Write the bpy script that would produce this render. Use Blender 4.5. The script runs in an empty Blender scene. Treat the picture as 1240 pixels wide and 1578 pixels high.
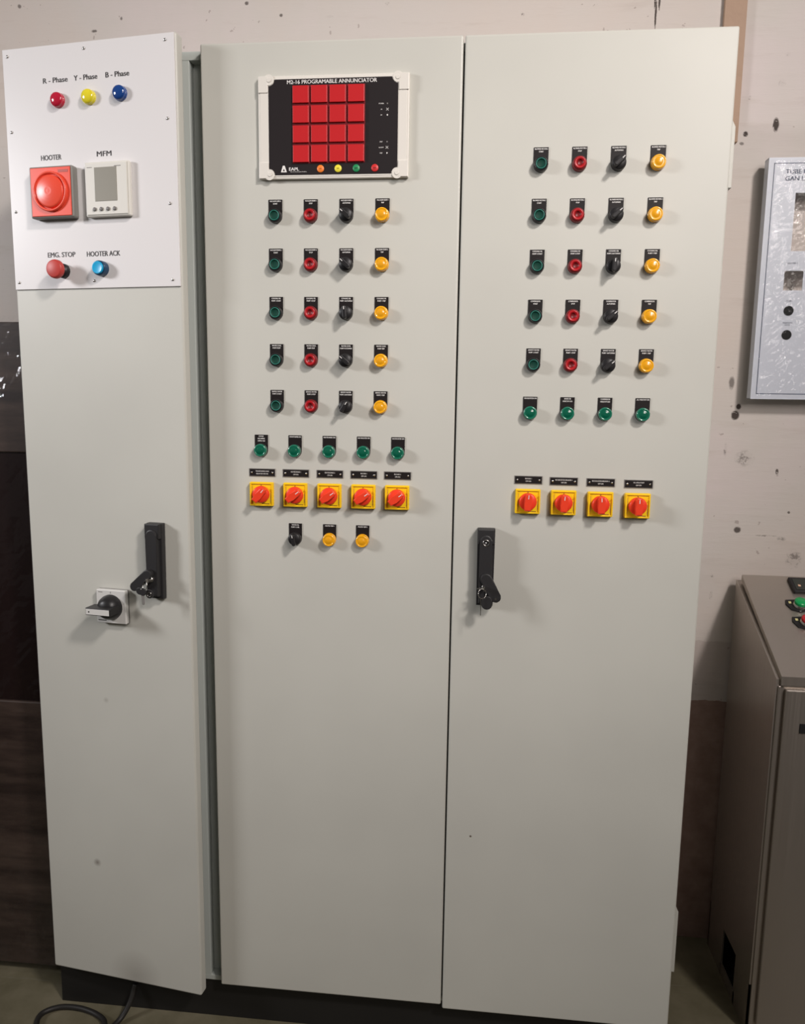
import bpy, bmesh, math, random
from mathutils import Vector, Matrix
random.seed(7)
C = bpy.context.scene.collection
SC = bpy.context.scene
R = math.radians

# ------------------------------------------------------------------ camera
CAMLOC = (0.5489, -1.4986, 1.4245)
YAW, PITCH, ROLL = 0.1001, -0.1445, -0.0143
FPX = 1167.4
cam = bpy.data.cameras.new('camera')
cam.sensor_fit = 'VERTICAL'
cam.sensor_height = 36.0
cam.lens = FPX / 1578 * 36.0
cam.clip_start = 0.05
co = bpy.data.objects.new('camera', cam)
C.objects.link(co)
rot = (Matrix.Rotation(YAW, 3, 'Z') @ Matrix.Rotation(PITCH, 3, 'X') @ Matrix.Rotation(ROLL, 3, 'Y'))
basis = Matrix(((1, 0, 0), (0, 0, -1), (0, 1, 0)))       # camera looks along local +Y before tilting
co.matrix_world = Matrix.Translation(CAMLOC) @ (rot @ basis).to_4x4()
SC.camera = co

# ------------------------------------------------------------------ world, lamps, exposure
SC.view_settings.view_transform = 'Standard'
SC.view_settings.look = 'None'
SC.view_settings.gamma = 1
SC.view_settings.use_curve_mapping = False
SC.view_settings.exposure = 0.0
w = bpy.data.worlds.new('World'); SC.world = w; w.use_nodes = True
bg = w.node_tree.nodes['Background']
bg.inputs[0].default_value = (1.0, 0.93, 0.86, 1)
bg.inputs[1].default_value = 0.085


def area(name, loc, target, size, power, col, sy=None):
    l = bpy.data.lights.new(name, 'AREA'); l.energy = power; l.color = col
    l.size = size
    if sy: l.shape = 'RECTANGLE'; l.size_y = sy
    o = bpy.data.objects.new(name, l); C.objects.link(o)
    o.location = loc
    o.rotation_euler = (Vector(target) - Vector(loc)).to_track_quat('-Z', 'Y').to_euler()
    return o


kl = area('bay_lamp', (2.55, -2.5, 3.95), (0.5, 0, 1.75), 0.40, 15.5, (1.0, 0.925, 0.89))
kl.data.spread = R(65)
fl = area('soft_fill', (2.2, -3.0, 2.9), (0.45, 0, 1.75), 1.6, 7.2, (1.0, 0.925, 0.89), 1.2)  # unseen soft fill, added on the right to lighten the shadows
fl.data.spread = R(62)
ll = area('left_lamp', (-2.9, -1.55, 2.45), (0.2, 0, 1.5), 0.6, 12.5, (0.96, 0.95, 0.98))
ll.data.spread = R(75)


# ------------------------------------------------------------------ materials
MATS = {}


def mat(name, col, rough=0.5, metal=0.0, coat=0.0, spec=0.5, bump=None, trans=0.0, ior=1.45, sss=0.0):
    if name in MATS: return MATS[name]
    m = bpy.data.materials.new(name); m.use_nodes = True
    nt = m.node_tree; b = nt.nodes['Principled BSDF']
    b.inputs['Base Color'].default_value = (*col, 1)
    b.inputs['Roughness'].default_value = rough
    b.inputs['Metallic'].default_value = metal
    b.inputs['Coat Weight'].default_value = coat
    b.inputs['Coat Roughness'].default_value = 0.08
    b.inputs['Specular IOR Level'].default_value = spec
    b.inputs['Transmission Weight'].default_value = trans
    b.inputs['IOR'].default_value = ior
    if sss:
        b.inputs['Subsurface Weight'].default_value = sss
        b.inputs['Subsurface Radius'].default_value = (.004, .004, .004)
        b.inputs['Subsurface Scale'].default_value = 1
    if bump:
        sc, st, dist = bump
        tc = nt.nodes.new('ShaderNodeTexCoord'); n = nt.nodes.new('ShaderNodeTexNoise')
        n.inputs['Scale'].default_value = sc; n.inputs['Detail'].default_value = 3
        bp = nt.nodes.new('ShaderNodeBump'); bp.inputs['Strength'].default_value = st; bp.inputs['Distance'].default_value = dist
        nt.links.new(tc.outputs['Object'], n.inputs['Vector']); nt.links.new(n.outputs['Fac'], bp.inputs['Height'])
        nt.links.new(bp.outputs['Normal'], b.inputs['Normal'])
    MATS[name] = m
    return m


def ramp(nt, stops):
    r = nt.nodes.new('ShaderNodeValToRGB')
    e = r.color_ramp.elements
    while len(e) < len(stops): e.new(0.5)
    for k, (p, c) in enumerate(stops):
        e[k].position = p; e[k].color = (*c, 1) if len(c) == 3 else c
    return r


def mth(nt, op, a, b=None, clamp=False):
    n = nt.nodes.new('ShaderNodeMath'); n.operation = op; n.use_clamp = clamp
    for i, v in ((0, a), (1, b)):
        if v is None: continue
        if isinstance(v, (int, float)): n.inputs[i].default_value = v
        else: nt.links.new(v, n.inputs[i])
    return n.outputs[0]


def mixc(nt, fac, a, b, mode='MIX'):
    n = nt.nodes.new('ShaderNodeMix'); n.data_type = 'RGBA'; n.blend_type = mode
    for i, v in ((0, fac), (6, a), (7, b)):
        if isinstance(v, (int, float)): n.inputs[i].default_value = v
        elif isinstance(v, tuple): n.inputs[i].default_value = (*v, 1)
        else: nt.links.new(v, n.inputs[i])
    return n.outputs[2]


def noise(nt, vec, scale, detail=4, rough=0.5):
    n = nt.nodes.new('ShaderNodeTexNoise'); n.inputs['Scale'].default_value = scale
    n.inputs['Detail'].default_value = detail; n.inputs['Roughness'].default_value = rough
    nt.links.new(vec, n.inputs['Vector'])
    return n


def paint_mat():
    m = mat('powder_coat_grey', (0.56, 0.555, 0.50), 0.38, bump=(900, 0.10, 0.0006))
    nt = m.node_tree; b = nt.nodes['Principled BSDF']
    g = nt.nodes.new('ShaderNodeNewGeometry')
    n = noise(nt, g.outputs['Position'], 3.0, 3)
    r = ramp(nt, [(0.3, (0.535, 0.53, 0.48)), (0.7, (0.58, 0.575, 0.52))])
    nt.links.new(n.outputs['Fac'], r.inputs[0])
    # small scuffs: one on the left door, one chip on the right door
    out = r.outputs[0]
    for (x, y, z, rad, st) in ((-0.275, -0.01, 0.395, 0.007, 0.45), (0.553, 0.0, 0.515, 0.0022, 0.95), (-0.19, -0.02, 0.13, 0.045, 0.22),
                               (-0.235, -0.015, 0.78, 0.005, 0.2)):
        vd = nt.nodes.new('ShaderNodeVectorMath'); vd.operation = 'DISTANCE'
        vd.inputs[1].default_value = (x, y, z)
        nt.links.new(g.outputs['Position'], vd.inputs[0])
        f = mth(nt, 'MULTIPLY', mth(nt, 'SUBTRACT', 1.0, mth(nt, 'DIVIDE', vd.outputs['Value'], rad * 1.5), True), st * 1.6, True)
        out = mixc(nt, f, out, (0.12, 0.09, 0.07))
    nt.links.new(out, b.inputs['Base Color'])
    return m


GREY = paint_mat()
GREYSIDE = mat('powder_coat_frame', (0.46, 0.49, 0.46), 0.4, bump=(900, 0.1, 0.0006))
WHITEPL = mat('white_acrylic', (0.74, 0.72, 0.715), 0.30)
BLACK = mat('black_plastic', (0.018, 0.017, 0.018), 0.38, spec=0.4)
BLACKH = mat('black_handle_plastic', (0.022, 0.021, 0.022), 0.48, bump=(700, 0.25, 0.0005))
BLABEL = mat('black_label', (0.014, 0.011, 0.011), 0.45, spec=0.25)
WHITEINK = mat('white_ink', (0.78, 0.76, 0.73), 0.5)
BLACKINK = mat('black_ink', (0.03, 0.025, 0.025), 0.5)
YPLATE = mat('yellow_plastic', (0.93, 0.60, 0.01), 0.35)
RKNOB = mat('orange_red_plastic', (0.85, 0.055, 0.02), 0.32)
REDBTN = mat('red_button', (0.42, 0.010, 0.015), 0.35)
REDDK = mat('dark_red_recess', (0.18, 0.008, 0.010), 0.45)
GRNRING = mat('teal_green_ring', (0.035, 0.19, 0.15), 0.4)
GRNBTN = mat('dark_green_button', (0.003, 0.045, 0.030), 0.6, spec=0.25)
AMBER = mat('amber_lens', (0.90, 0.42, 0.008), 0.16, coat=0.8)
AMBER2 = mat('amber_lens_core', (0.80, 0.36, 0.01), 0.25, coat=0.8)
GLENS = mat('green_lens', (0.002, 0.105, 0.058), 0.14, coat=0.9)
GLENSR = mat('green_lens_rim', (0.010, 0.16, 0.095), 0.2, coat=0.8)
RLENS = mat('crimson_lens', (0.50, 0.012, 0.04), 0.16, coat=0.8)
YLENS = mat('yellow_lens', (0.80, 0.68, 0.03), 0.16, coat=0.8)
BLENS = mat('blue_lens', (0.010, 0.055, 0.24), 0.14, coat=0.9)
CYAN = mat('light_blue_cap', (0.01, 0.38, 0.68), 0.3)
NAVY = mat('navy_collar', (0.012, 0.05, 0.11), 0.3)
SILVER = mat('nickel_metal', (0.62, 0.60, 0.57), 0.25, metal=1.0)
IVORY = mat('ivory_plastic', (0.72, 0.69, 0.63), 0.35)
MFMPL = mat('meter_housing', (0.70, 0.68, 0.62), 0.4)
LCD = mat('grey_lcd', (0.26, 0.245, 0.20), 0.35)
HRED = mat('hooter_red', (0.85, 0.085, 0.045), 0.3)
HSIDE = mat('hooter_grey_side', (0.22, 0.21, 0.19), 0.4)
WINRED = mat('alarm_window_red', (0.52, 0.014, 0.018), 0.4)
WINGAP = mat('alarm_grid_dark_red', (0.14, 0.002, 0.006), 0.5)
ANBLACK = mat('annunciator_black', (0.022, 0.018, 0.019), 0.3)
PLINTH = mat('plinth_black', (0.012, 0.011, 0.010), 0.55)
DGREY = mat('mid_grey_plastic', (0.2, 0.19, 0.18), 0.4)
SWPLATE = mat('switch_plate_white', (0.66, 0.65, 0.62), 0.35)
ORANGEC = mat('orange_print', (0.85, 0.22, 0.03), 0.4)
YELLOWC = mat('yellow_print', (0.80, 0.70, 0.05), 0.4)
GREENC = mat('green_print', (0.02, 0.25, 0.09), 0.4)
REDC = mat('red_print', (0.60, 0.03, 0.03), 0.4)
SIGNWH = mat('sign_panel_white', (0.60, 0.63, 0.70), 0.3)
SIGNBK = mat('sign_border', (0.05, 0.07, 0.13), 0.4)
CABLEM = mat('cable_black', (0.02, 0.018, 0.016), 0.5)
HOLE = mat('dark_opening', (0.008, 0.008, 0.008), 0.8)
LEDW = mat('led_amber', (0.8, 0.5, 0.35), 0.4)


def steel():
    m = mat('brushed_stainless', (0.46, 0.41, 0.365), 0.36, metal=0.78)
    nt = m.node_tree; b = nt.nodes['Principled BSDF']
    g = nt.nodes.new('ShaderNodeNewGeometry')
    mp = nt.nodes.new('ShaderNodeMapping'); mp.inputs['Scale'].default_value = (400, 400, 3)
    nt.links.new(g.outputs['Position'], mp.inputs[0])
    n = noise(nt, mp.outputs[0], 1.0, 3)
    r = ramp(nt, [(0.3, (0.30,) * 3), (0.7, (0.44,) * 3)])
    nt.links.new(n.outputs['Fac'], r.inputs[0]); nt.links.new(r.outputs[0], b.inputs['Roughness'])
    return m


STEEL = steel()


def wrap_mat(name, scale, gloss):
    m = bpy.data.materials.new(name); m.use_nodes = True; nt = m.node_tree
    for n in list(nt.nodes):
        if n.type == 'BSDF_PRINCIPLED': nt.nodes.remove(n)
    out = nt.nodes['Material Output']
    t = nt.nodes.new('ShaderNodeBsdfTransparent'); gl = nt.nodes.new('ShaderNodeBsdfGlossy')
    gl.inputs['Roughness'].default_value = 0.05
    tc = nt.nodes.new('ShaderNodeTexCoord')
    mp = nt.nodes.new('ShaderNodeMapping'); mp.inputs['Scale'].default_value = (1, 1, 0.45); mp.inputs['Rotation'].default_value = (0, R(25), 0)
    nt.links.new(tc.outputs['Object'], mp.inputs[0])
    n = noise(nt, mp.outputs[0], scale, 5, 0.6)
    bp = nt.nodes.new('ShaderNodeBump'); bp.inputs['Strength'].default_value = 1.0; bp.inputs['Distance'].default_value = 0.004
    nt.links.new(n.outputs['Fac'], bp.inputs['Height']); nt.links.new(bp.outputs['Normal'], gl.inputs['Normal'])
    fr = nt.nodes.new('ShaderNodeFresnel'); fr.inputs['IOR'].default_value = 1.45
    nt.links.new(bp.outputs['Normal'], fr.inputs['Normal'])
    f = mth(nt, 'MINIMUM', mth(nt, 'MULTIPLY', fr.outputs[0], gloss, True), 0.06)
    mx = nt.nodes.new('ShaderNodeMixShader'); nt.links.new(f, mx.inputs[0])
    nt.links.new(t.outputs[0], mx.inputs[1]); nt.links.new(gl.outputs[0], mx.inputs[2]); nt.links.new(mx.outputs[0], out.inputs[0])
    return m


WRAP = wrap_mat('clear_plastic_film', 45, 1.3)
WRAPD = wrap_mat('clear_plastic_film_loose', 22, 0.9)


def wrapped_brown():
    m = mat('dark_brown_panel', (0.035, 0.022, 0.018), 0.42)
    nt = m.node_tree; b = nt.nodes['Principled BSDF']
    g = nt.nodes.new('ShaderNodeNewGeometry')
    mp = nt.nodes.new('ShaderNodeMapping'); mp.inputs['Scale'].default_value = (2, 2, 14)
    nt.links.new(g.outputs['Position'], mp.inputs[0])
    n = noise(nt, mp.outputs[0], 2.0, 5, 0.6)
    r = ramp(nt, [(0.35, (0.022, 0.013, 0.011)), (0.7, (0.065, 0.043, 0.034))])
    nt.links.new(n.outputs['Fac'], r.inputs[0]); nt.links.new(r.outputs[0], b.inputs['Base Color'])
    return m


BROWN = wrapped_brown()


def wall_material():
    m = bpy.data.materials.new('stained_plaster'); m.use_nodes = True
    nt = m.node_tree; b = nt.nodes['Principled BSDF']; b.inputs['Roughness'].default_value = 0.75
    g = nt.nodes.new('ShaderNodeNewGeometry'); pos = g.outputs['Position']
    n1 = noise(nt, pos, 1.7, 5, 0.55)
    base = ramp(nt, [(0.35, (0.60, 0.52, 0.465)), (0.55, (0.59, 0.54, 0.50)), (0.7, (0.64, 0.555, 0.54))])
    nt.links.new(n1.outputs['Fac'], base.inputs[0])
    col = base.outputs[0]
    sep = nt.nodes.new('ShaderNodeSeparateXYZ'); nt.links.new(pos, sep.inputs[0])
    # horizontal trowel streaks
    mp = nt.nodes.new('ShaderNodeMapping'); mp.inputs['Scale'].default_value = (3, 3, 22)
    nt.links.new(pos, mp.inputs[0])
    n2 = noise(nt, mp.outputs[0], 1.6, 6, 0.65)
    st = ramp(nt, [(0.56, (0, 0, 0)), (0.72, (1, 1, 1))]); nt.links.new(n2.outputs['Fac'], st.inputs[0])
    col = mixc(nt, mth(nt, 'MULTIPLY', st.outputs[0], 0.24), col, (0.40, 0.32, 0.27))
    # small specks, denser to the right of the cabinet
    n3 = noise(nt, pos, 34, 3, 0.6)
    n4 = noise(nt, pos, 5, 2, 0.5)
    sp = mth(nt, 'MULTIPLY', mth(nt, 'GREATER_THAN', n3.outputs['Fac'], 0.672), mth(nt, 'GREATER_THAN', n4.outputs['Fac'], 0.50))
    col = mixc(nt, mth(nt, 'MULTIPLY', sp, 0.5), col, (0.25, 0.19, 0.17))
    # single chips and dents, each where it sits on the wall
    nz = noise(nt, pos, 75, 4, 0.7)
    wob = mth(nt, 'MULTIPLY', mth(nt, 'SUBTRACT', nz.outputs['Fac'], 0.5), 0.05)
    SP = [(1.208, 2.070, .008, .017, 1), (1.142, 2.051, .006, .007, 1), (1.208, 1.646, .010, .009, 1), (1.167, 1.403, .011, .013, 1),
          (1.174, 1.424, .007, .008, 1), (1.197, 1.298, .026, .022, .55), (1.276, 1.268, .004, .008, .9), (1.193, 1.120, .010, .009, .9),
          (1.333, 1.050, .022, .026, .6), (1.153, 1.481, .008, .018, .7), (1.312, 1.167, .004, .004, .8), (1.145, 2.13, .004, .006, .6),
          (0.923, 2.315, .0025, .035, 1), (0.930, 2.345, .0025, .025, 1), (0.920, 2.35, .002, .03, 1), (-.622, 2.385, .006, .006, .7),
          (-.359, 2.349, .004, .005, .7), (-.430, 2.322, .008, .004, .8), (-.042, 2.372, .006, .005, .8), (.043, 2.342, .005, .005, .8),
          (1.222, 2.22, .008, .006, .5), (1.215, 2.16, .010, .010, .45), (1.262, 1.107, .03, .003, .5), (1.15, 1.32, .005, .02, .6),
          (1.30, 2.25, .008, .008, .4), (0.30, 2.36, .006, .004, .6), (.62, 2.325, .006, .004, .6), (.16, 2.335, .01, .004, .5),
          (1.30, 1.10, .012, .007, .5), (1.135, 2.03, .007, .004, .7), (1.14, 1.00, .005, .007, .6), (1.141, .95, .005, .012, .6)]
    nz2 = noise(nt, pos, 110, 3, 0.7)
    brk2 = ramp(nt, [(0.50, (0.12,) * 3), (0.58, (1, 1, 1))]); nt.links.new(nz2.outputs['Fac'], brk2.inputs[0]); brk2 = brk2.outputs[0]
    tot = None
    for (x, z, rx, rz, k) in SP:
        dx = mth(nt, 'DIVIDE', mth(nt, 'SUBTRACT', sep.outputs[0], x), rx)
        dz = mth(nt, 'DIVIDE', mth(nt, 'SUBTRACT', sep.outputs[2], z), rz)
        d = mth(nt, 'SQRT', mth(nt, 'ADD', mth(nt, 'MULTIPLY', dx, dx), mth(nt, 'MULTIPLY', dz, dz)))
        wr = mth(nt, 'MULTIPLY', wob, 0.12 / max(min(rx, rz), 0.004))
        f = mth(nt, 'MULTIPLY', mth(nt, 'SUBTRACT', 1.0, mth(nt, 'ADD', d, wr), True), 3.0 * k, True)
        f = mth(nt, 'MULTIPLY', f, k)
        if k < .7: f = mth(nt, 'MULTIPLY', f, brk2)
        tot = f if tot is None else mth(nt, 'MAXIMUM', tot, f)
    brk = mth(nt, 'GREATER_THAN', nz.outputs['Fac'], 0.40)
    tot = mth(nt, 'MULTIPLY', tot, mth(nt, 'ADD', mth(nt, 'MULTIPLY', brk, .75), .25))
    col = mixc(nt, tot, col, (0.05, 0.035, 0.028))
    # painted dado near the floor; faint shadow coloured into the wall above it
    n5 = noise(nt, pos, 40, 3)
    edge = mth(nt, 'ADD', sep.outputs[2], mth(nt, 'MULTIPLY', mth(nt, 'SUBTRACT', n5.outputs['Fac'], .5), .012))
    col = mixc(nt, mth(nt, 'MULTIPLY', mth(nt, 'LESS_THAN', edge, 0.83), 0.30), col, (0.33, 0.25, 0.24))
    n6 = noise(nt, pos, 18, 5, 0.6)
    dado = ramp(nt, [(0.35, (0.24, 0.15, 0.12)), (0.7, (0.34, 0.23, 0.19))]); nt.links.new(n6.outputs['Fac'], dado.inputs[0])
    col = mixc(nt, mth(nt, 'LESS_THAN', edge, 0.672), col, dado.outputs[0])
    nt.links.new(col, b.inputs['Base Color'])
    bp = nt.nodes.new('ShaderNodeBump'); bp.inputs['Strength'].default_value = 0.18; bp.inputs['Distance'].default_value = 0.006
    h = mth(nt, 'SUBTRACT', n2.outputs['Fac'], tot)
    nt.links.new(h, bp.inputs['Height']); nt.links.new(bp.outputs['Normal'], b.inputs['Normal'])
    return m


def floor_material():
    m = bpy.data.materials.new('worn_concrete'); m.use_nodes = True
    nt = m.node_tree; b = nt.nodes['Principled BSDF']; b.inputs['Roughness'].default_value = 0.6
    g = nt.nodes.new('ShaderNodeNewGeometry'); pos = g.outputs['Position']
    n = noise(nt, pos, 6, 6, 0.6)
    r = ramp(nt, [(0.35, (0.11, 0.097, 0.055)), (0.65, (0.19, 0.168, 0.11))]); nt.links.new(n.outputs['Fac'], r.inputs[0])
    mp = nt.nodes.new('ShaderNodeMapping'); mp.inputs['Scale'].default_value = (2, 40, 1); mp.inputs['Rotation'].default_value = (0, 0, R(35))
    nt.links.new(pos, mp.inputs[0])
    n2 = noise(nt, mp.outputs[0], 1.5, 5, .7)
    s = ramp(nt, [(0.62, (0, 0, 0)), (0.70, (1, 1, 1))]); nt.links.new(n2.outputs['Fac'], s.inputs[0])
    col = mixc(nt, mth(nt, 'MULTIPLY', s.outputs[0], .45), r.outputs[0], (0.25, 0.235, 0.19))
    nt.links.new(col, b.inputs['Base Color'])
    return m


# ------------------------------------------------------------------ mesh helpers
class MB:
    """collects shapes into one mesh; local frame: x right, z up, -y out of the door"""

    def __init__(s):
        s.bm = bmesh.new(); s.mats = []

    def mi(s, m):
        if m not in s.mats: s.mats.append(m)
        return s.mats.index(m)

    def _tag(s, faces, m, smooth=False):
        i = s.mi(m)
        for f in faces: f.material_index = i; f.smooth = smooth

    def box(s, x0, x1, y0, y1, z0, z1, m, bev=0.0, seg=2, rotz=None):
        r = bmesh.ops.create_cube(s.bm, size=1.0)
        vs = r['verts']
        for v in vs:
            v.co = Vector(((x0 + x1) / 2 + v.co.x * (x1 - x0), (y0 + y1) / 2 + v.co.y * (y1 - y0), (z0 + z1) / 2 + v.co.z * (z1 - z0)))
        fs = set(f for v in vs for f in v.link_faces)
        s._tag(fs, m)
        if bev:
            es = list(set(e for v in vs for e in v.link_edges))
            rr = bmesh.ops.bevel(s.bm, geom=es, offset=bev, segments=seg, profile=0.5, affect='EDGES')
            fs = set(f for f in fs if f.is_valid) | set(rr['faces'])
        s._tag(fs, m)
        return s

    def prism(s, pts, axis, a0, a1, m, bev=0.0, xf=None):
        """polygon pts extruded along an axis; axis 'y': pts=(x,z), 'x': pts=(y,z)"""
        def P(p, a):
            q = Vector((p[0], a, p[1])) if axis == 'y' else Vector((a, p[0], p[1]))
            return xf @ q if xf else q
        A = [s.bm.verts.new(P(p, a0)) for p in pts]; B = [s.bm.verts.new(P(p, a1)) for p in pts]
        fs = [s.bm.faces.new(A), s.bm.faces.new(B[::-1])]
        n = len(pts)
        for i in range(n): fs.append(s.bm.faces.new((A[(i + 1) % n], A[i], B[i], B[(i + 1) % n])))
        s._tag(fs, m)
        if bev:
            es = [e for e in fs[1].edges] + [e for e in fs[0].edges]
            rr = bmesh.ops.bevel(s.bm, geom=es, offset=bev, segments=2, profile=0.5, affect='EDGES')
            fs = [f for f in fs if f.is_valid] + rr['faces']
        s._tag(fs, m)
        return s

    def lathe(s, prof, m, c=(0, 0, 0), n=28, axis='y', mats=None):
        """prof = [(radius, distance outwards)], turned about the outward axis"""
        rings = []
        for (r, d) in prof:
            if r <= 1e-7:
                rings.append([s.bm.verts.new((c[0], c[1] - d, c[2]))])
            else:
                rings.append([s.bm.verts.new((c[0] + r * math.cos(2 * math.pi * k / n), c[1] - d, c[2] + r * math.sin(2 * math.pi * k / n))) for k in range(n)])
        for i in range(len(rings) - 1):
            a, b = rings[i], rings[i + 1]
            mm = mats[i] if mats else m
            fs = []
            for k in range(n):
                k2 = (k + 1) % n
                if len(a) == 1 and len(b) == 1: continue
                if len(a) == 1: fs.append(s.bm.faces.new((a[0], b[k2], b[k])))
                elif len(b) == 1: fs.append(s.bm.faces.new((a[k], a[k2], b[0])))
                else: fs.append(s.bm.faces.new((a[k], a[k2], b[k2], b[k])))
            s._tag(fs, mm, True)
        return s

    def tube(s, pts, r, m, n=10, closed=False):
        P = [Vector(p) for p in pts]; rings = []
        N = len(P); up = Vector((0.13, 0.21, 0.97)).normalized()
        for i in range(N):
            a = P[(i - 1) % N] if (closed or i > 0) else P[i]
            b = P[(i + 1) % N] if (closed or i < N - 1) else P[i]
            t = (b - a).normalized()
            u = t.cross(up).normalized() if abs(t.dot(up)) < .99 else t.cross(Vector((1, 0, 0))).normalized()
            v = t.cross(u).normalized()
            rings.append([s.bm.verts.new(P[i] + r * (math.cos(2 * math.pi * k / n) * u + math.sin(2 * math.pi * k / n) * v)) for k in range(n)])
        fs = []
        for i in range(N if closed else N - 1):
            a, b = rings[i], rings[(i + 1) % N]
            for k in range(n): fs.append(s.bm.faces.new((a[k], a[(k + 1) % n], b[(k + 1) % n], b[k])))
        if not closed: fs += [s.bm.faces.new(rings[0][::-1]), s.bm.faces.new(rings[-1])]
        s._tag(fs, m, True)
        return s

    def text(s, txt, x, z, size, m, y=-0.0, sx=0.85, bold=0.02, align='C', xf=None, maxw=None):
        tm = text_mesh(txt)
        xs = [v.co.x for v in tm.vertices]; ys = [v.co.y for v in tm.vertices]
        if not xs: return s
        wdt = max(xs) - min(xs); h = size / 0.72
        k = sx * h
        if maxw and wdt * k > maxw: k = maxw / wdt
        ox = -(max(xs) + min(xs)) / 2 if align == 'C' else -min(xs)
        i = s.mi(m)
        for j_, db in enumerate((0, -bold * h, bold * h) if bold > .012 else (0,)):
            vs = []
            for v in tm.vertices:
                q = Vector((x + (v.co.x + ox) * k + db, y - .00003 * j_, z + (v.co.y - 0.36) * h))
                vs.append(s.bm.verts.new(xf @ q if xf else q))
            for p in tm.polygons:
                try:
                    f = s.bm.faces.new([vs[j] for j in p.vertices]); f.material_index = i
                except ValueError: pass
        return s

    def disc(s, x, z, r, m, y, n=20):
        vs = [s.bm.verts.new((x + r * math.cos(2 * math.pi * k / n), y, z + r * math.sin(2 * math.pi * k / n))) for k in range(n)]
        s._tag([s.bm.faces.new(vs)], m); return s

    def mesh(s, name):
        bmesh.ops.recalc_face_normals(s.bm, faces=s.bm.faces)
        me = bpy.data.meshes.new(name); s.bm.to_mesh(me); s.bm.free()
        for m in s.mats: me.materials.append(m)
        return me

    def build(s, name, parent=None, loc=None, rotz=None, label=None):
        return put(name, s.mesh(name), parent, loc, rotz, label)


def put(name, me, parent=None, loc=None, rotz=None, label=None):
    o = bpy.data.objects.new(name, me); C.objects.link(o)
    if parent: o.parent = parent
    if loc: o.location = loc
    if rotz: o.rotation_euler = (0, 0, rotz)
    if label: o['label'] = label
    return o


_TX = {}


def text_mesh(txt):
    key = txt
    if key in _TX: return _TX[key]
    cu = bpy.data.curves.new('lettering', 'FONT'); cu.body = txt; cu.size = 1; cu.resolution_u = 3
    o = bpy.data.objects.new('lettering', cu); C.objects.link(o)
    dg = bpy.context.evaluated_depsgraph_get(); dg.update()
    me = bpy.data.meshes.new_from_object(o.evaluated_get(dg))
    bpy.data.objects.remove(o); _TX[key] = me
    return me


def thing(name, label, cat, loc=(0, 0, 0), group=None):
    o = bpy.data.objects.new(name, None); C.objects.link(o); o.location = loc
    o['label'] = label; o['category'] = cat
    if group: o['group'] = group
    return o


def tag(o, label, cat, group=None):
    o['label'] = label; o['category'] = cat
    if group: o['group'] = group
    return o


def struct(o): o['kind'] = 'structure'; return o


# ------------------------------------------------------------------ the room
WY = 0.44
o = struct(MB().box(-3.5, 3.5, -4.5, WY + .2, -0.1, 0, floor_material()).build('floor'))
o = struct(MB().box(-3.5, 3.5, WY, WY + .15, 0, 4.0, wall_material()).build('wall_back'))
tr = MB(); tr.box(1.073, 1.122, WY - .012, WY, 2.03, 4.0, mat('bare_brown_strip', (0.40, 0.27, 0.19), 0.7, bump=(30, .3, .01)), 0.001)
struct(tr.build('trim_1'))

# ------------------------------------------------------------------ control cabinet
cab = thing('control_cabinet', 'tall light grey electrical control cabinet with three doors full of buttons, on a black plinth', 'control cabinet', (0, 0, 0))
XL, XR = -0.405, 0.984
b = MB()
b.box(XL, XR, .046, .428, .1, 2.086, GREYSIDE, .002)
b.box(XL, XR, .024, .047, 2.071, 2.087, GREYSIDE, .001)
b.box(XL, XR, .024, .047, .1, .112, GREYSIDE, .001)
b.box(XL, XL + .02, .024, .047, .112, 2.071, GREYSIDE, .001)
b.box(XR - .02, XR, .024, .047, .112, 2.071, GREYSIDE, .001)
b.box(-.052, -.031, .024, .047, .112, 2.071, GREYSIDE, .001)
b.box(.49, .512, .030, .047, .112, 2.071, GREYSIDE, .001)
b.build('enclosure_body', cab)
MB().box(XL + .002, XR - .003, .033, .42, 0, .1, PLINTH, .001).build('plinth', cab, label='matt black base plinth')
MB().box(0, .4984, 0, .0225, .11, 2.09, GREY, .0035, 3).build('door', cab, label='light grey middle door with the alarm annunciator')
MB().box(.5016, .9848, 0, .0225, .1008, 2.09, GREY, .0035, 3).build('door', cab, label='light grey right-hand door with the second set of buttons')
TH = math.atan2(.0492, .3723); HX, HY = -.4007, .0064
EX = Vector((math.cos(TH), -math.sin(TH), 0)); EN = Vector((-math.sin(TH), -math.cos(TH), 0))
ld = MB(); ld.box(0, .3745, 0, .024, .1143, 2.0943, GREY, .004, 3)
ld.build('door', cab, (HX, HY, 0), -TH, label='narrow left door standing slightly ajar')


def LD(s, z, out=0.0):
    p = Vector((HX, HY, 0)) + EX * s + EN * out
    return (p.x, p.y, z)


# side brackets and cable stub on the right flank
for (z0, z1) in ((1.825, 1.948), (.215, .372)):
    MB().prism([(XR, z0), (XR + .0145, z0), (XR + .0145, z1 - .016), (XR + .006, z1), (XR, z1)], 'y', .03, .09, GREY, .001).build('hinge_cover', cab)
for z in (2.0, .14): pass

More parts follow.
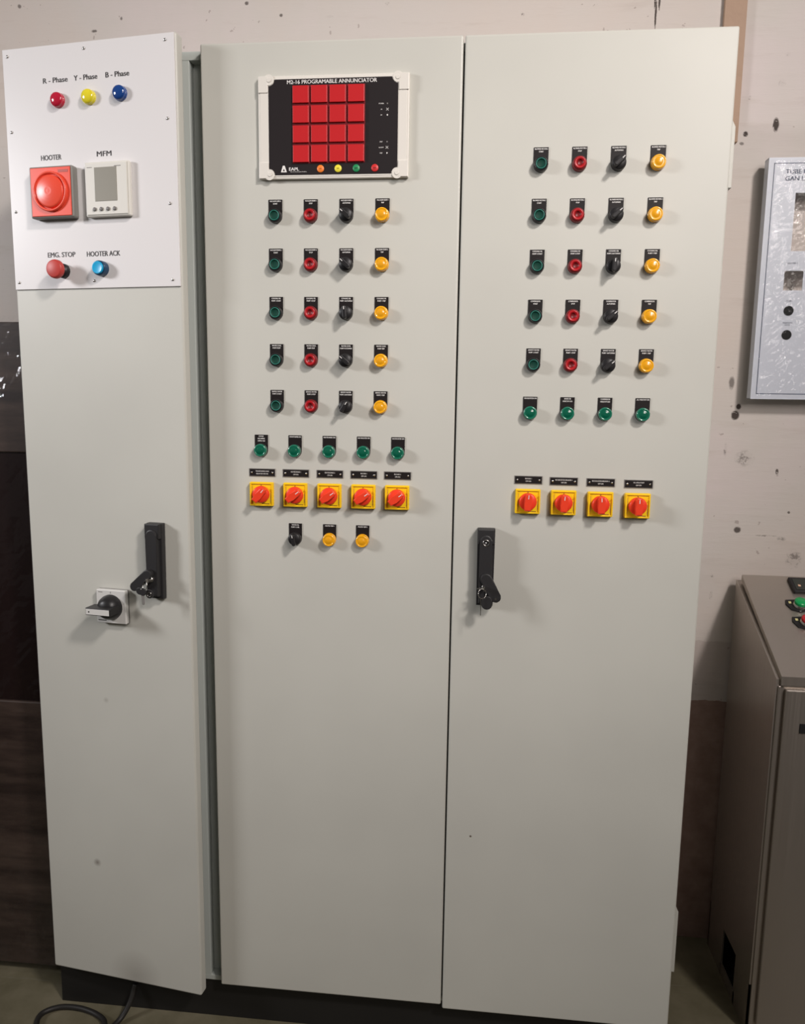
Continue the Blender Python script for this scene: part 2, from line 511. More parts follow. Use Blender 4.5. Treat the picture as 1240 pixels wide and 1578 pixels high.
# white front plate on the left door
wp = MB(); wp.box(.002, .372, -.003, 0, 1.6385, 2.0915, WHITEPL, .0008)
for s0, s1, z, t in ((.091, .1449, 2.0285, 'R - Phase'), (.159, .2095, 2.0286, 'Y - Phase'), (.2275, .2775, 2.029, 'B - Phase'),
                     (.0778, .1232, 1.8882, 'HOOTER'), (.2020, .2335, 1.8889, 'MFM'), (.082, .1443, 1.7046, 'EMG. STOP'), (.1707, .2441, 1.704, 'HOOTER ACK')):
    wp.text(t, (s0 + s1) / 2, z, .0098, BLACKINK, -.0033, sx=2, bold=0.03, maxw=s1 - s0)
wpo = wp.build('front_plate', cab, (HX, HY, 0), -TH, label='glossy white printed plate at the top of the left door')
for s, z in [(.0134, 2.0783), (.183, 2.0793), (.3539, 2.0797), (.3548, 1.9431), (.3552, 1.7912), (.3563, 1.6511), (.0137, 1.9395), (.0132, 1.7894), (.0120, 1.6526), (.1842, 1.6527)]:
    MB().lathe([(.0028, 0), (.0028, .0008), (.0018, .0018), (0, .002)], SILVER, (s, -.003, z), 12).build('rivet', wpo)


def D_plate(w=.0268, up=.0310, r=.0134):
    pts = [(-w / 2, up), (w / 2, up)]
    for k in range(13):
        a = -math.pi * k / 12
        pts.append((r * math.cos(a), r * math.sin(a)))
    return pts


def legend(lines, lh=.0026):
    m = MB(); m.prism(D_plate(), 'y', 0, -.0016, BLABEL, .0002)
    for i, t in enumerate(lines):
        m.text(t, 0, .0280 - i * .0046, lh, WHITEINK, -.00185, sx=.8, bold=.03, maxw=.0235)
    return m


def lens_button(kind):
    """mesh pair: (housing mesh, cap mesh) for one kind of 22 mm device"""
    h, c = MB(), MB()
    if kind in ('green', 'red'):
        h.lathe([(.0134, .0016), (.0134, .006), (.0128, .010), (.0118, .0125), (.0108, .0125), (.0106, .009), (0, .009)],
                BLACK if kind == 'green' else REDDK)
        if kind == 'green':
            c.lathe([(.0098, .009), (.0098, .0128), (.0093, .0138), (.0085, .0138), (.0080, .0128), (.0078, .0122), (.005, .0112), (0, .0108)], GRNBTN,
                    mats=[GRNRING, GRNRING, GRNRING, GRNRING, GRNBTN, GRNBTN, GRNBTN])
        else:
            c.lathe([(.0106, .009), (.0106, .0135), (.0100, .0147), (.0088, .0149), (.0062, .0141), (.0054, .0128), (.0050, .0118), (0, .0114)], REDBTN,
                    mats=[REDBTN, REDBTN, REDBTN, REDBTN, REDBTN, REDDK, REDDK])
    else:
        L, K = {'amber': (AMBER, AMBER2), 'greenlamp': (GLENSR, GLENS), 'rl': (RLENS, RLENS), 'yl': (YLENS, YLENS), 'bl': (BLENS, BLENS)}[kind]
        if kind in ('rl', 'yl', 'bl'):
            h.lathe([(.0140, 0), (.0140, .0030), (.0134, .0040), (0, .0040)], L)
            c.lathe([(.0136, .0040), (.0136, .0068), (.0126, .0092), (.0100, .0110), (.006, .0122), (.003, .0127), (0, .0128)], L, mats=[K, L, L, L, K, K])
            return h.mesh('button_housing'), c.mesh('button_cap')
        h.lathe([(.0136, .0016), (.0136, .0048), (.0130, .0056), (0, .0056)], BLACK if kind == 'greenlamp' else L)
        c.lathe([(.0130, .0056), (.0130, .0105), (.0122, .0132), (.0108, .0142), (.0098, .0136), (.0092, .0132), (.006, .0150), (.003, .0157), (0, .0159)], L,
                mats=[K, L, L, L, L, K, K, K])
    return h.mesh('button_housing'), c.mesh('button_cap')


KM = {k: lens_button(k) for k in ('green', 'red', 'amber', 'greenlamp', 'rl', 'yl', 'bl')}


def selector_meshes():
    h = MB(); h.lathe([(.0134, .0016), (.0134, .008), (.0126, .0125), (.0110, .0140), (0, .0145)], BLACK)
    k = MB()
    pts = []
    L_, W_ = .0122, .0040
    for i in range(9):
        a = math.pi / 2 - math.pi / 2 + math.pi * i / 8
        pts.append((W_ * math.cos(a), (L_ - W_) + W_ * math.sin(a)))
    for i in range(9):
        a = math.pi + math.pi * i / 8
        pts.append((W_ * math.cos(a), -(L_ - W_) + W_ * math.sin(a)))
    k.prism(pts, 'y', -.0120, -.0262, BLACK, .0014)
    k.box(-.0007, .0007, -.0266, -.0260, .0048, .0105, WHITEINK)
    return h.mesh('button_housing'), k.mesh('selector_grip')


SELM = selector_meshes()
NAMES = {'green': 'push_button', 'red': 'push_button', 'amber': 'indicator_lamp', 'greenlamp': 'indicator_lamp'}


def device(kind, x, z, lines, label, ang=0):
    pos = (x, 0, z)
    if kind == 'sel':
        d = put('selector_switch', SELM[0], cab, pos, None, label)
        g = put('grip', SELM[1], d); g.rotation_euler = (0, R(ang), 0)
    else:
        d = put(NAMES[kind], KM[kind][0], cab, pos, None, label)
        put('button_cap' if kind in ('green', 'red') else 'lens', KM[kind][1], d)
    legend(lines).build('legend_plate', d)
    return d


UP = .0310
rows = [1.8062, 1.7155, 1.6245, 1.5340, 1.4443]
cols = [.1438, .2132, .2826, .3520]
kinds = ['green', 'red', 'sel', 'amber']
suffix = ['START', 'STOP', 'AUTO/MAN', 'TRIP']
midtxt = [['VACUUM PUMP-1'], ['VACUUM PUMP-2'], ['COOLING OIL', 'PUMP 1'], ['WATER COOL', 'PUMP'], ['SERVICE WATER', 'PUMP 2']]
righttxt = [['BLOWER MOTOR-1'], ['BLOWER MOTOR-2'], ['COOLING OIL', 'PUMP 2'], ['COMPRESSOR'], ['SERVICE WATER', 'PUMP 1']]
ordn = ['top', 'second', 'third', 'fourth', 'fifth']
mang = [-50, -48, -4, -50, 32]
rang = [48, 48, 2, 50, 50]
desc = {'green': 'green start push button', 'red': 'red stop push button', 'sel': 'black selector switch', 'amber': 'amber indicator lamp'}


def lines_for(t, k):
    L = list(t)
    if len(L) == 1: return [L[0], suffix[k]]
    return [L[0], L[1] + ' ' + suffix[k]]


for r_ in range(5):
    for c_ in range(4):
        device(kinds[c_], cols[c_], rows[r_] - UP, lines_for(midtxt[r_], c_), '%s in the %s row of the middle door' % (desc[kinds[c_]], ordn[r_]), mang[r_])
rrows = [1.8925, 1.8020, 1.7108, 1.6196, 1.5290]
rcols = [.6463, .7163, .7864, .8568]
for r_ in range(5):
    for c_ in range(4):
        device(kinds[c_], rcols[c_], rrows[r_] - UP, lines_for(righttxt[r_], c_), '%s in the %s row of the right-hand door' % (desc[kinds[c_]], ordn[r_]), rang[r_])
pos5 = ['leftmost', 'second', 'middle', 'fourth', 'rightmost']
for k, x in enumerate([.1103, .1797, .2496, .3190, .3877]):
    device('greenlamp', x, 1.3548 - UP, [['POWER', 'INCOMING', 'SUPPLY ON'], ['TRANSFORMER ON'], ['HEATER BANK ON'], ['GAS BOOSTER ON'], ['GAS BOOSTER ON']][k],
           'domed green lamp, %s of the five on the middle door' % pos5[k])
for k, x in enumerate([.6435, .7143, .7851, .8553]):
    device('greenlamp', x, 1.4376 - UP, [['GAS BOOSTER ON'], ['INVERTER', 'HEALTHY LED'], ['COMPRESSOR', 'HEALTHY LED'], ['ALL HEALTHY ON']][k],
           'domed green lamp, %s of the four on the right-hand door' % ['leftmost', 'second', 'third', 'rightmost'][k])
device('sel', .1793, 1.1757 - UP, ['WATER OIL', 'PUMP 1-2 SEL'], 'black selector switch below the yellow isolators', -10)
device('amber', .2502, 1.1757 - UP, ['HEATER TRIP 1'], 'left amber lamp below the yellow isolators')
device('amber', .3180, 1.1757 - UP, ['HEATER TRIP 2'], 'right amber lamp below the yellow isolators')


# isolator switches
def isolator_meshes():
    p = MB()
    p.box(-.0245, .0245, -.0095, 0, -.0245, .0245, YPLATE, .0022, 3)
    # raised rim with a shallow field
    for (a, b_, c, d) in ((-.0235, .0235, .0205, .0235), (-.0235, .0235, -.0235, -.0205), (-.0235, -.0205, -.0206, .0206), (.0205, .0235, -.0206, .0206)):
        p.box(a, b_, -.0115, -.0090, c, d, YPLATE, .0006)
    p.box(-.0180, .0180, -.0098, -.0094, .0196, .0200, DGREY)
    p.text('0', 0, .0178, .0032, BLACKINK, -.0099, bold=.02)
    p.text('I', .0180, .0075, .0030, BLACKINK, -.0099, bold=.02)
    p.box(.001, .0170, -.0098, -.0094, -.0198, -.0188, BLACKINK)
    p.box(-.0192, -.0188, -.0098, -.0094, -.016, .016, DGREY)
    p.box(.0188, .0192, -.0098, -.0094, -.016, .003, DGREY)
    k = MB()
    k.lathe([(.0172, .0095), (.0172, .0150), (.0165, .0175), (.0150, .0185), (0, .0190)], RKNOB)
    pts = [(-.0060, -.0165), (.0060, -.0165), (.0072, -.004), (.0070, .012), (.0040, .0172), (-.0040, .0172), (-.0070, .012), (-.0072, -.004)]
    k.prism(pts, 'y', -.0170, -.0300, RKNOB, .0022)
    k.box(-.0007, .0007, -.0303, -.0298, .007, .0145, WHITEINK)
    return p.mesh('isolator_plate'), k.mesh('isolator_knob')


ISO = isolator_meshes()


def isolator(x, z, ang, label):
    d = put('isolator_switch', ISO[0], cab, (x, 0, z), None, label)
    k = put('rotary_knob', ISO[1], d); k.rotation_euler = (0, R(ang), 0)
    k['label'] = 'orange red rotary knob'


def name_plate(x, z, lines, label, w=.0545, h=.0165):
    m = MB(); m.box(-w / 2, w / 2, -.0012, 0, -h / 2, h / 2, mat('nameplate_silver', (.30, .28, .26), .35, metal=.3), .0002)
    m.box(-w / 2 + .0013, w / 2 - .0013, -.0016, -.0011, -h / 2 + .0013, h / 2 - .0013, BLABEL, .0001)
    for i, t in enumerate(lines):
        m.text(t, 0, .0028 - i * .0052, .0026, WHITEINK, -.0018, sx=.8, bold=.015, maxw=w * .62)
    d = m.build('name_plate', cab, (x, 0, z), None, label)
    for s in (-1, 1):
        MB().lathe([(.0020, .0016), (.0020, .0022), (.0012, .0030), (0, .0032)], SILVER, (s * (w / 2 - .0058), 0, 0), 12).build('screw', d)


nl = [['TRANSFORMER MAIN', 'ISOLATOR OFF-ON'], ['HEATER BANK 1', 'OFF-ON'], ['HEATER BANK 2', 'OFF-ON'], ['BUS BAR 1', 'OFF-ON'], ['BUS BAR 2', 'OFF-ON']]
for k, x in enumerate([.1112, .1808, .2506, .3196, .3876]):
    isolator(x, 1.2349, [40, 52, 55, 54, 52][k], 'yellow and red isolator switch, %s of the five on the middle door' % pos5[k])
    name_plate(x, 1.2783, nl[k], 'black name plate, %s above the five middle isolators' % pos5[k])
nr = [['BUS BAR 1', 'OFF-ON'], ['BUS BOOSTER BREAKER 1', 'OFF-ON'], ['BUS BOOSTER BREAKER 2', 'OFF-ON'], ['ALL ISOLATORS', 'OFF-ON']]
p4 = ['leftmost', 'second', 'third', 'rightmost']
for k, x in enumerate([.6454, .7144, .7848, .8552]):
    isolator(x, [1.2344, 1.2338, 1.2325, 1.2315][k], [3, 2, -2, 0][k], 'yellow and red isolator switch, %s of the four on the right-hand door' % p4[k])
    name_plate(x + (.0003, -.0003, 0, .0015)[k], [1.2762, 1.2750, 1.2745, 1.2733][k], nr[k], 'black name plate, %s above the four right-hand isolators' % p4[k])

# annunciator
AX0, AX1, AZ0, AZ1 = .1140, .4010, 1.8418, 2.0257
acx, acz = (AX0 + AX1) / 2, (AZ0 + AZ1) / 2
aw, ah = AX1 - AX0, AZ1 - AZ0
a = MB(); a.box(-aw / 2, aw / 2, -.008, 0, -ah / 2, ah / 2, IVORY, .0018, 3)
a.box(-aw / 2 + .004, aw / 2 - .004, -.0088, -.0078, -ah / 2 + .004, ah / 2 - .004, IVORY, .0004)
ann = a.build('annunciator', cab, (acx, 0, acz), None, 'ivory framed alarm annunciator with sixteen red windows')
pw, ph, nch = .2455, .1700, .0115
pts = []
for (sx, sz, a0) in ((1, 1, 270), (1, -1, 180), (-1, -1, 90), (-1, 1, 0)):
    cx_, cz_ = sx * pw / 2, sz * ph / 2
    arc = []
    for i in range(6):
        if (sx, sz) == (1, 1): an = R(180 + 90 * i / 5)
        elif (sx, sz) == (1, -1): an = R(90 + 90 * i / 5)
        elif (sx, sz) == (-1, -1): an = R(0 + 90 * i / 5)
        else: an = R(270 + 90 * i / 5)
        arc.append((cx_ + nch * math.cos(an), cz_ + nch * math.sin(an)))
    pts += arc
f = MB(); f.prism(pts, 'y', -.0086, -.0096, ANBLACK)
f.text('M2-16 PROGRAMABLE ANNUNCIATOR', .2556 - acx, 2.0135 - acz, .0070, WHITEINK, -.0099, sx=2, bold=.018, maxw=.170)
f.text('EAPL', .1830 - acx, 1.8592 - acz, .0060, WHITEINK, -.0099, sx=1.1, bold=.03, align='C', maxw=.021)
f.text('Electro Annunciation Products', .1920 - acx, 1.8542 - acz, .0018, WHITEINK, -.0099, sx=1, bold=.0, maxw=.038)
lx, lz = .1632 - acx, 1.8535 - acz
f.prism([(lx - .0058, lz), (lx + .0058, lz), (lx + .0018, lz + .0118), (lx - .0018, lz + .0118)], 'y', -.0096, -.0099, WHITEINK)
f.prism([(lx - .0020, lz + .002), (lx + .0020, lz + .002), (lx, lz + .0062)], 'y', -.0099, -.01, ANBLACK)
for (zz, words) in ((1.972, ('POWER', 'A1', 'A2')), (1.905, ('TEST', 'ALARM', 'TRIP'))):
    for i, t in enumerate(words):
        f.text(t, .3492 - acx, zz - i * .0100 - acz, .0020, WHITEINK, -.0099, sx=1, bold=.02)
        cxx, czz = .3605 - acx, zz - i * .0100 - acz
        if i == 1:
            for an in (45, -45):
                q = Matrix.Translation((cxx, 0, czz)) @ Matrix.Rotation(R(an), 4, 'Y')
                f.prism([(-.0032, -.0003), (.0032, -.0003), (.0032, .0003), (-.0032, .0003)], 'y', -.0097, -.0099, WHITEINK, xf=q)
        else: f.disc(cxx, czz, .0013, WHITEINK if i else DGREY, -.0099)
fp = f.build('face_panel', ann, label='black face panel with white lettering')
gx0, gx1, gz0, gz1 = .1815 - acx, .3178 - acx, 1.8698 - acz, 2.0062 - acz
MB().box(gx0 - .001, gx1 + .001, -.0104, -.0096, gz0 - .001, gz1 + .001, WINGAP).build('window_grid', ann, label='dark red grid behind the windows')
sw = (gx1 - gx0 + .004) / 4; sh = (gz1 - gz0 + .004) / 4
wm = MB(); wm.box(-sw / 2 + .0022, sw / 2 - .0022, -.0138, -.0102, -sh / 2 + .0024, sh / 2 - .0024, WINRED, .0008)
wmm = wm.mesh('alarm_window')
for r_ in range(4):
    for c_ in range(4):
        put('alarm_window', wmm, ann, (gx0 - .002 + sw * (c_ + .5), 0, gz1 + .002 - sh * (r_ + .5)))
for x, m_, t in ((.2341, ORANGEC, 'ACK'), (.2678, YELLOWC, 'TEST'), (.3025, GREENC, 'RESET'), (.3378, REDC, 'MUTE')):
    q = MB(); q.lathe([(.0068, .0096), (.0068, .0104), (.0062, .0110), (0, .0110)], m_)
    q.text(t, 0, 0, .0018, BLACKINK, -.01125, sx=.9, maxw=.008)
    q.build('round_key', ann, (x - acx, 0, 1.8588 - acz))
for sx in (-1, 1):
    for sz in (-1, 1):
        q = MB()
        x0, x1 = sorted((sx * (aw / 2 - .001), sx * (aw / 2 - .0195))); z0, z1 = sorted((sz * (ah / 2 - .001), sz * (ah / 2 - .030)))
        q.box(x0, x1, -.0104, -.0078, z0, z1, IVORY, .0008)
        pc = [(sx * (pw / 2 - .0005) + .0098 * math.cos(2 * math.pi * i / 24), sz * (ph / 2 - .0005) + .0098 * math.sin(2 * math.pi * i / 24)) for i in range(24)]
        q.prism(pc, 'y', -.0090, -.0101, IVORY, .0002)
        pc = [(sx * (pw / 2 - .001) + .0040 * math.cos(2 * math.pi * i / 16), sz * (ph / 2 - .001) + .0040 * math.sin(2 * math.pi * i / 16)) for i in range(16)]
        q.prism(pc, 'y', -.0100, -.0112, IVORY, .0003)
        q.build('corner_clip', ann)


# ---- left door devices
def on_left(name, me, s, z, label, out=.003):
    return put(name, me, cab, LD(s, z, out), -TH, label)


for kk, s, z, lab in (('rl', .1232, 1.9905, 'red domed phase lamp under the R - Phase lettering'), ('yl', .1912, 1.9912, 'yellow domed phase lamp under the Y - Phase lettering'), ('bl', .2582, 1.9932, 'blue domed phase lamp under the B - Phase lettering')):
    d = on_left('phase_lamp', KM[kk][0], s, z, lab)
    put('lens', KM[kk][1], d)

# hooter
h = MB(); h.box(-.048, .048, -.018, 0, -.048, .048, HSIDE, .003, 3)
ho = on_left('hooter', h.mesh('hooter_housing'), .1102, 1.8188, 'red square alarm hooter with a grey rim')
h = MB(); h.box(-.0445, .0445, -.0192, -.0175, -.0450, .0450, HRED, .001)
h.lathe([(.0375, .0190), (.0375, .0230), (.0360, .0245), (.0335, .0240), (.0325, .0195), (.0310, .0180)], HRED, n=48)
h.box(.018, .040, -.0196, -.0190, .0350, .0400, mat('hooter_print', (.45, .06, .04), .4))
h.build('face', ho, label='orange red moulded face')
h = MB(); prof = [(.0312, .0180), (.0305, .0235)]
for i in range(11):
    rr = .030 * (1 - i / 10); zz = .0245 + .0035 * (1 - (rr / .030) ** 2)
    prof.append((rr, zz + (.0004 if i % 2 and rr > .004 else 0)))
h.lathe(prof, HRED, n=48)
h.build('sound_dome', ho, label='orange red ribbed dome')

# multifunction meter
m_ = MB(); m_.box(-.048, .048, -.011, 0, -.0505, .0505, MFMPL, .003, 3)
m_.box(-.0445, .0445, -.0125, -.0108, -.0470, .0470, MFMPL, .0008)
m_.text('elmeas', -.033, .0405, .0018, BLACKINK, -.0128, sx=.9) if False else m_.box(-.041, -.030, -.0128, -.0124, .0395, .0405, DGREY)
m_.box(.018, .032, -.0128, -.0124, .0400, .0412, DGREY)
me_ = on_left('power_meter', m_.mesh('meter_housing'), .2282, 1.8208, 'pale square power meter with a grey display')
MB().box(-.0250, .0225, -.0131, -.0123, -.0225, .0395, LCD, .0002).build('display', me_, label='grey blank display')
for x in (-.0270, -.0125, .0020, .0165):
    q = MB(); q.lathe([(.0038, .0124), (.0038, .0140), (.0030, .0148), (0, .0148)], DGREY, n=16)
    q.build('meter_key', me_, (x, 0, -.0370), label='small dark grey key')

# emergency stop and acknowledge button
e = MB(); e.lathe([(.0140, 0), (.0140, .008), (.0120, .010), (.0095, .011), (.0095, .026)], BLACK)
eo = on_left('emergency_stop_button', e.mesh('stop_collar'), .1172, 1.6725, 'red mushroom stop button under the EMG. STOP lettering')
e = MB(); e.lathe([(.0095, .018), (.0165, .020), (.0182, .023), (.0180, .028), (.0165, .0315), (.0145, .0325), (0, .0330)], mat('mushroom_red', (.52, .055, .045), .45), n=36)
e.build('mushroom_head', eo, label='faded red mushroom head')
e = MB(); e.lathe([(.0148, 0), (.0148, .006), (.0142, .012), (.0130, .015), (.0120, .014)], NAVY)
eo = on_left('push_button', e.mesh('ack_collar'), .2036, 1.6748, 'light blue push button under the HOOTER ACK lettering')
e = MB(); e.lathe([(.0120, .010), (.0120, .0165), (.0112, .0178), (.0100, .0175), (0, .0172)], CYAN)
e.build('button_cap', eo, label='light blue cap')

# main rotary switch on the left door
q = MB(); q.box(-.0340, .0340, -.014, 0, -.0355, .0355, SWPLATE, .0015, 2)
q.box(-.0345, .0345, -.0050, 0, -.036, .036, DGREY, .001)
q.text('0', 0, .0305, .004, BLACKINK, -.0143, bold=.01); q.text('I', .029, .008, .003, BLACKINK, -.0143)
q.box(-.029, -.019, -.0143, -.0139, .0300, .0312, DGREY)
q.box(-.031, -.012, -.0143, -.0139, -.0305, -.0288, BLACKINK)
ms = on_left('main_switch', q.mesh('switch_plate'), .1985, .9928, 'white plated main switch with a black lever', 0)
q = MB(); q.lathe([(.0265, .014), (.0265, .018), (.0245, .026), (.0200, .034), (.0140, .039), (0, .041)], BLACK, n=40)
q.build('switch_dome', ms, label='black domed knob')
q = MB(); q.prism([(-.0290, -.0075), (.0270, -.0075), (.0270, .0075), (-.0290, .0075)], 'y', -.026, -.0585, BLACK, .0012)
q.build('lever', ms)
q = MB(); q.box(-.0275, .0255, -.0592, -.0584, -.0058, .0058, SWPLATE, .0002)
q.disc(-.0205, 0, .0017, BLACKINK, -.0594)
q.build('lever_strip', ms, label='white strip on the lever front')


# swing handles
def handle(parent_loc, rotz, label, tilt, keyhole):
    q = MB()
    q.prism([(-.0165, -.0780), (.0165, -.0780), (.0175, .0760), (.0165, .0780), (-.0165, .0780), (-.0175, .0760)], 'y', 0, -.014, BLACKH, .0015)
    q.prism([(-.0160, .0480), (.0160, .0480), (.0160, .0775), (-.0160, .0775)], 'y', -.012, -.024, BLACKH, .002)
    d = put('door_handle', q.mesh('handle_base'), cab, parent_loc, rotz, label)
    q = MB()
    prof = [(-.0125, -.0705), (.0125, -.0705)]
    for i in range(11):
        an = math.pi * i / 10
        prof.append((.0125 * math.cos(an), .0545 + .0125 * math.sin(an)))
    q.prism(prof, 'y', -.012, -.0275, BLACKH, .0028)
    if keyhole:
        q.lathe([(.0066, .0272), (.0066, .0284), (.0052, .0284), (.0048, .0276), (0, .0276)], SILVER, (0, 0, .0515), 20, mats=[SILVER, SILVER, BLACK, BLACK])
        q.lathe([(.0017, .0276), (.0017, .0288), (0, .0288)], SILVER, (0, 0, .0515), 12)
    le = q.build('lever', d, label='black swing lever')
    if tilt: le.rotation_euler = (R(tilt), 0, 0)
    return d


def capsule(p, q_, r0, r1, n=10):
    P, Q = Vector(p), Vector(q_); t = math.atan2((Q - P).y, (Q - P).x); pts = []
    for i in range(n + 1):
        a_ = t + math.pi / 2 + math.pi * i / n; pts.append((P.x + r0 * math.cos(a_), P.y + r0 * math.sin(a_)))
    for i in range(n + 1):
        a_ = t - math.pi / 2 + math.pi * i / n; pts.append((Q.x + r1 * math.cos(a_), Q.y + r1 * math.sin(a_)))
    return pts


def ring(c, r, axis_tilt, n=24):
    m = Matrix.Rotation(axis_tilt[2], 3, 'Z') @ Matrix.Rotation(axis_tilt[0], 3, 'X') @ Matrix.Rotation(axis_tilt[1], 3, 'Y')
    return [Vector(c) + m @ Vector((r * math.cos(2 * math.pi * k / n), 0, r * math.sin(2 * math.pi * k / n))) for k in range(n)]


# right-hand door handle
dh = handle((.5670, 0, 1.1010), None, 'black swing handle on the right-hand door', 0, True)
q = MB(); q.prism(capsule((.002, -.020), (.0215, -.056), .0115, .0105), 'y', -.0275, -.0350, BLACKH, .002)
q.disc(.0215, -.0585, .0022, SILVER, -.03505)
q.build('lock_cover', dh, label='black pivoting lock cover swung to the right')
# left door handle
dl = handle(LD(.3040, 1.0965, 0), -TH, 'black swing handle on the left door', 0, False)
q = MB(); q.prism(capsule((-.004, -.023), (-.034, -.050), .0100, .0090), 'y', -.0275, -.0400, BLACKH, .002)
q.build('lock_cover', dl, label='black pivoting lock cover swung to the left')


def key_set(name, loc, rotz, label, flip):
    t = thing(name, label, 'keys', loc); t.rotation_euler = (0, 0, rotz or 0)
    s = flip
    # key in the lock: shank straight out, bow edge-on
    q = MB(); q.lathe([(.0052, .0272), (.0052, .0330), (.0040, .0330), (0, .0330)], SILVER, (0, 0, 0), 18)
    q.prism(capsule((0, 0), (-.0135 * 1, -.002), .0014, .0012, 4), 'y', -.034, -.036, SILVER)
    q.box(-.001, .001, -.048, -.030, -.0045, .0045, SILVER, .0003)
    q.build('inserted_key', t)
    q = MB(); q.tube(ring((-.004, -.046, -.009), .0095, (R(-10), 0, R(35 * s))), .0007, SILVER, 6, True)
    q.build('key_ring', t)
    q = MB()
    if s > 0:
        q.prism(capsule((.0055, -.031), (.0060, -.024), .0108, .0095), 'y', -.040, -.0435, BLACKH, .0012)
        q.prism([(-.0075, -.018), (-.0060, -.018), (-.0055, -.052), (-.0068, -.052)], 'y', -.0475, -.0485, SILVER)
    else:
        q.prism(capsule((-.014, -.020), (-.006, -.022), .0075, .0070), 'y', -.0475, -.0510, BLACKH, .0012)
        q.prism(capsule((-.008, -.026), (-.007, -.046), .0030, .0026), 'y', -.0480, -.0500, DGREY, .0004)
        q.prism(capsule((.004, -.028), (.003, -.024), .0078, .0070), 'y', -.040, -.0445, BLACKH, .0012)
        q.tube(ring((.004, -.0448, -.027), .0044, (0, 0, 0)), .0008, SILVER, 6, True)
        q.lathe([(.0012, .0509), (.0012, .0514), (0, .0514)], SILVER, (-.010, 0, -.016), 10)
    q.build('spare_key', t, label='black headed key hanging from the ring')
    return t


key_set('key_bunch', (.5660, 0, 1.0640), 0, 'small bunch of keys hanging in the right-hand door lock', 1)
key_set('key_bunch', LD(.3035, 1.0620, 0), -TH, 'small bunch of keys hanging in the left door lock', -1)

# ------------------------------------------------------------------ stainless desk console on the right
con = thing('console_desk', 'stainless steel console with a sloping top of buttons beside the grey cabinet', 'console', (1.193, 0, 0))
CX = 1.193; CW = .62
yf, yb, zf, zb = .125, .418, .850, .998
b = MB()
b.prism([(yf, .125), (yb, .125), (yb, zb), (yf, zf)], 'x', 0, CW, STEEL)
b.box(0, .004, .31, yb, 0, .125, STEEL); b.box(0, .004, yf, .218, 0, .125, STEEL); b.box(0, .004, .21, .315, 0, .030, STEEL)
b.box(0, CW, yf, yf + .004, 0, .125, STEEL); b.box(CW - .004, CW, yf, yb, 0, .125, STEEL); b.box(0, CW, yb - .004, yb, 0, .125, STEEL)
b.box(.004, CW - .004, yf + .004, yb - .004, .0, .01, HOLE)
b.build('console_body', con)
SZ0, SZ1 = zf + .008, zb + .016
sl = math.atan2(SZ1 - SZ0, yb - yf - .006)
b = MB()
b.prism([(yf - .006, zf - .012), (yf - .006, zf + .008), (yb - .012, zb + .016), (yb - .012, zb + .001), (yf + .004, zf + .0015), (yf + .004, zf - .012)], 'x', .008, CW, STEEL, .001)
b.build('sloping_top', con)
b = MB(); b.box(.018, CW - .018, yf - .010, yf, .03, zf - .020, STEEL, .003, 3)
cd = b.build('console_door', con)
MB().box(.052, .100, yf - .0125, yf - .0095, .736, .757, HOLE, .0004).build('door_badge', cd, label='small black rectangle on the front door')
MB().box(.004, .010, yf - .004, yf + .001, .0, zf - .014, STEEL, .0015).build('edge_trim', con)


def on_slope(x, y, up=0.0):
    t = (y - yf + .006) / (yb - yf - .006)
    return Vector((x - CX, y, SZ0 + (SZ1 - SZ0) * t + up))


def slope_dev(name, me, x, y, label, up=.0):
    o_ = put(name, me, con, on_slope(x, y, up), None, label)
    o_.rotation_euler = (sl - R(90), 0, 0)     # local -y (outward) becomes the slope normal
    o_.rotation_euler = (-(math.pi / 2 - sl), 0, 0)
    return o_


for (x, y, mm, nm) in ((1.304, .312, mat('bright_green_cap', (.01, .36, .10), .25), 'green'), (1.302, .262, mat('bright_red_cap', (.62, .02, .03), .25), 'red')):
    q = MB(); q.prism([(-.026, .019), (-.004, .021), (.016, .016), (.024, 0), (.016, -.016), (-.004, -.021), (-.022, -.014), (-.030, .004)], 'y', 0, -.003, BLACK, .0006)
    q.lathe([(.0150, .003), (.0150, .0075), (.0140, .0085), (.0135, .012), (0, .012)], SILVER, n=24)
    q.box(-.022, -.016, -.0035, -.0028, .006, .013, mat('pale_yellow_print', (.7, .65, .3), .5))
    d = slope_dev('push_button', q.mesh('console_button_base'), x, y, '%s push button on the sloping top' % nm)
    q = MB(); q.lathe([(.0138, .011), (.0138, .0165), (.0128, .0180), (0, .0183)], mm, n=24); q.build('button_cap', d)
q = MB(); q.box(-.048, .048, -.009, 0, -.026, .026, BLACK, .002)
q.box(-.041, .041, -.0098, -.0088, -.019, .019, mat('meter_glass', (.03, .035, .03), .12), .0005)
q.box(-.034, -.028, -.0102, -.0097, -.008, -.002, LEDW)
slope_dev('panel_meter', q.mesh('panel_meter'), 1.352, .372, 'black panel meter on the sloping top')
q = MB(); q.box(-.022, .022, -.0012, 0, -.020, .020, mat('paper_tag', (.62, .60, .58), .6)); 
slope_dev('paper_label', q.mesh('paper_label'), 1.322, .226, 'pale paper label stuck on the sloping top')
q = MB(); q.lathe([(.0145, 0), (.0145, .008), (.0125, .012), (0, .0125)], BLACK, n=24)
slope_dev('selector_switch', q.mesh('console_selector'), 1.312, .188, 'black knob near the front edge')

# ------------------------------------------------------------------ film-wrapped blank panel on the wall
PX0, PX1, PZ0, PZ1, PY = 1.1855, 1.5900, 1.443, 1.986, .400
hp = thing('wrapped_panel', 'white cut-out enclosure door panel in clear film hung on the wall', 'wrapped panel', (PX0, PY, PZ0))
W_, H_ = PX1 - PX0, PZ1 - PZ0


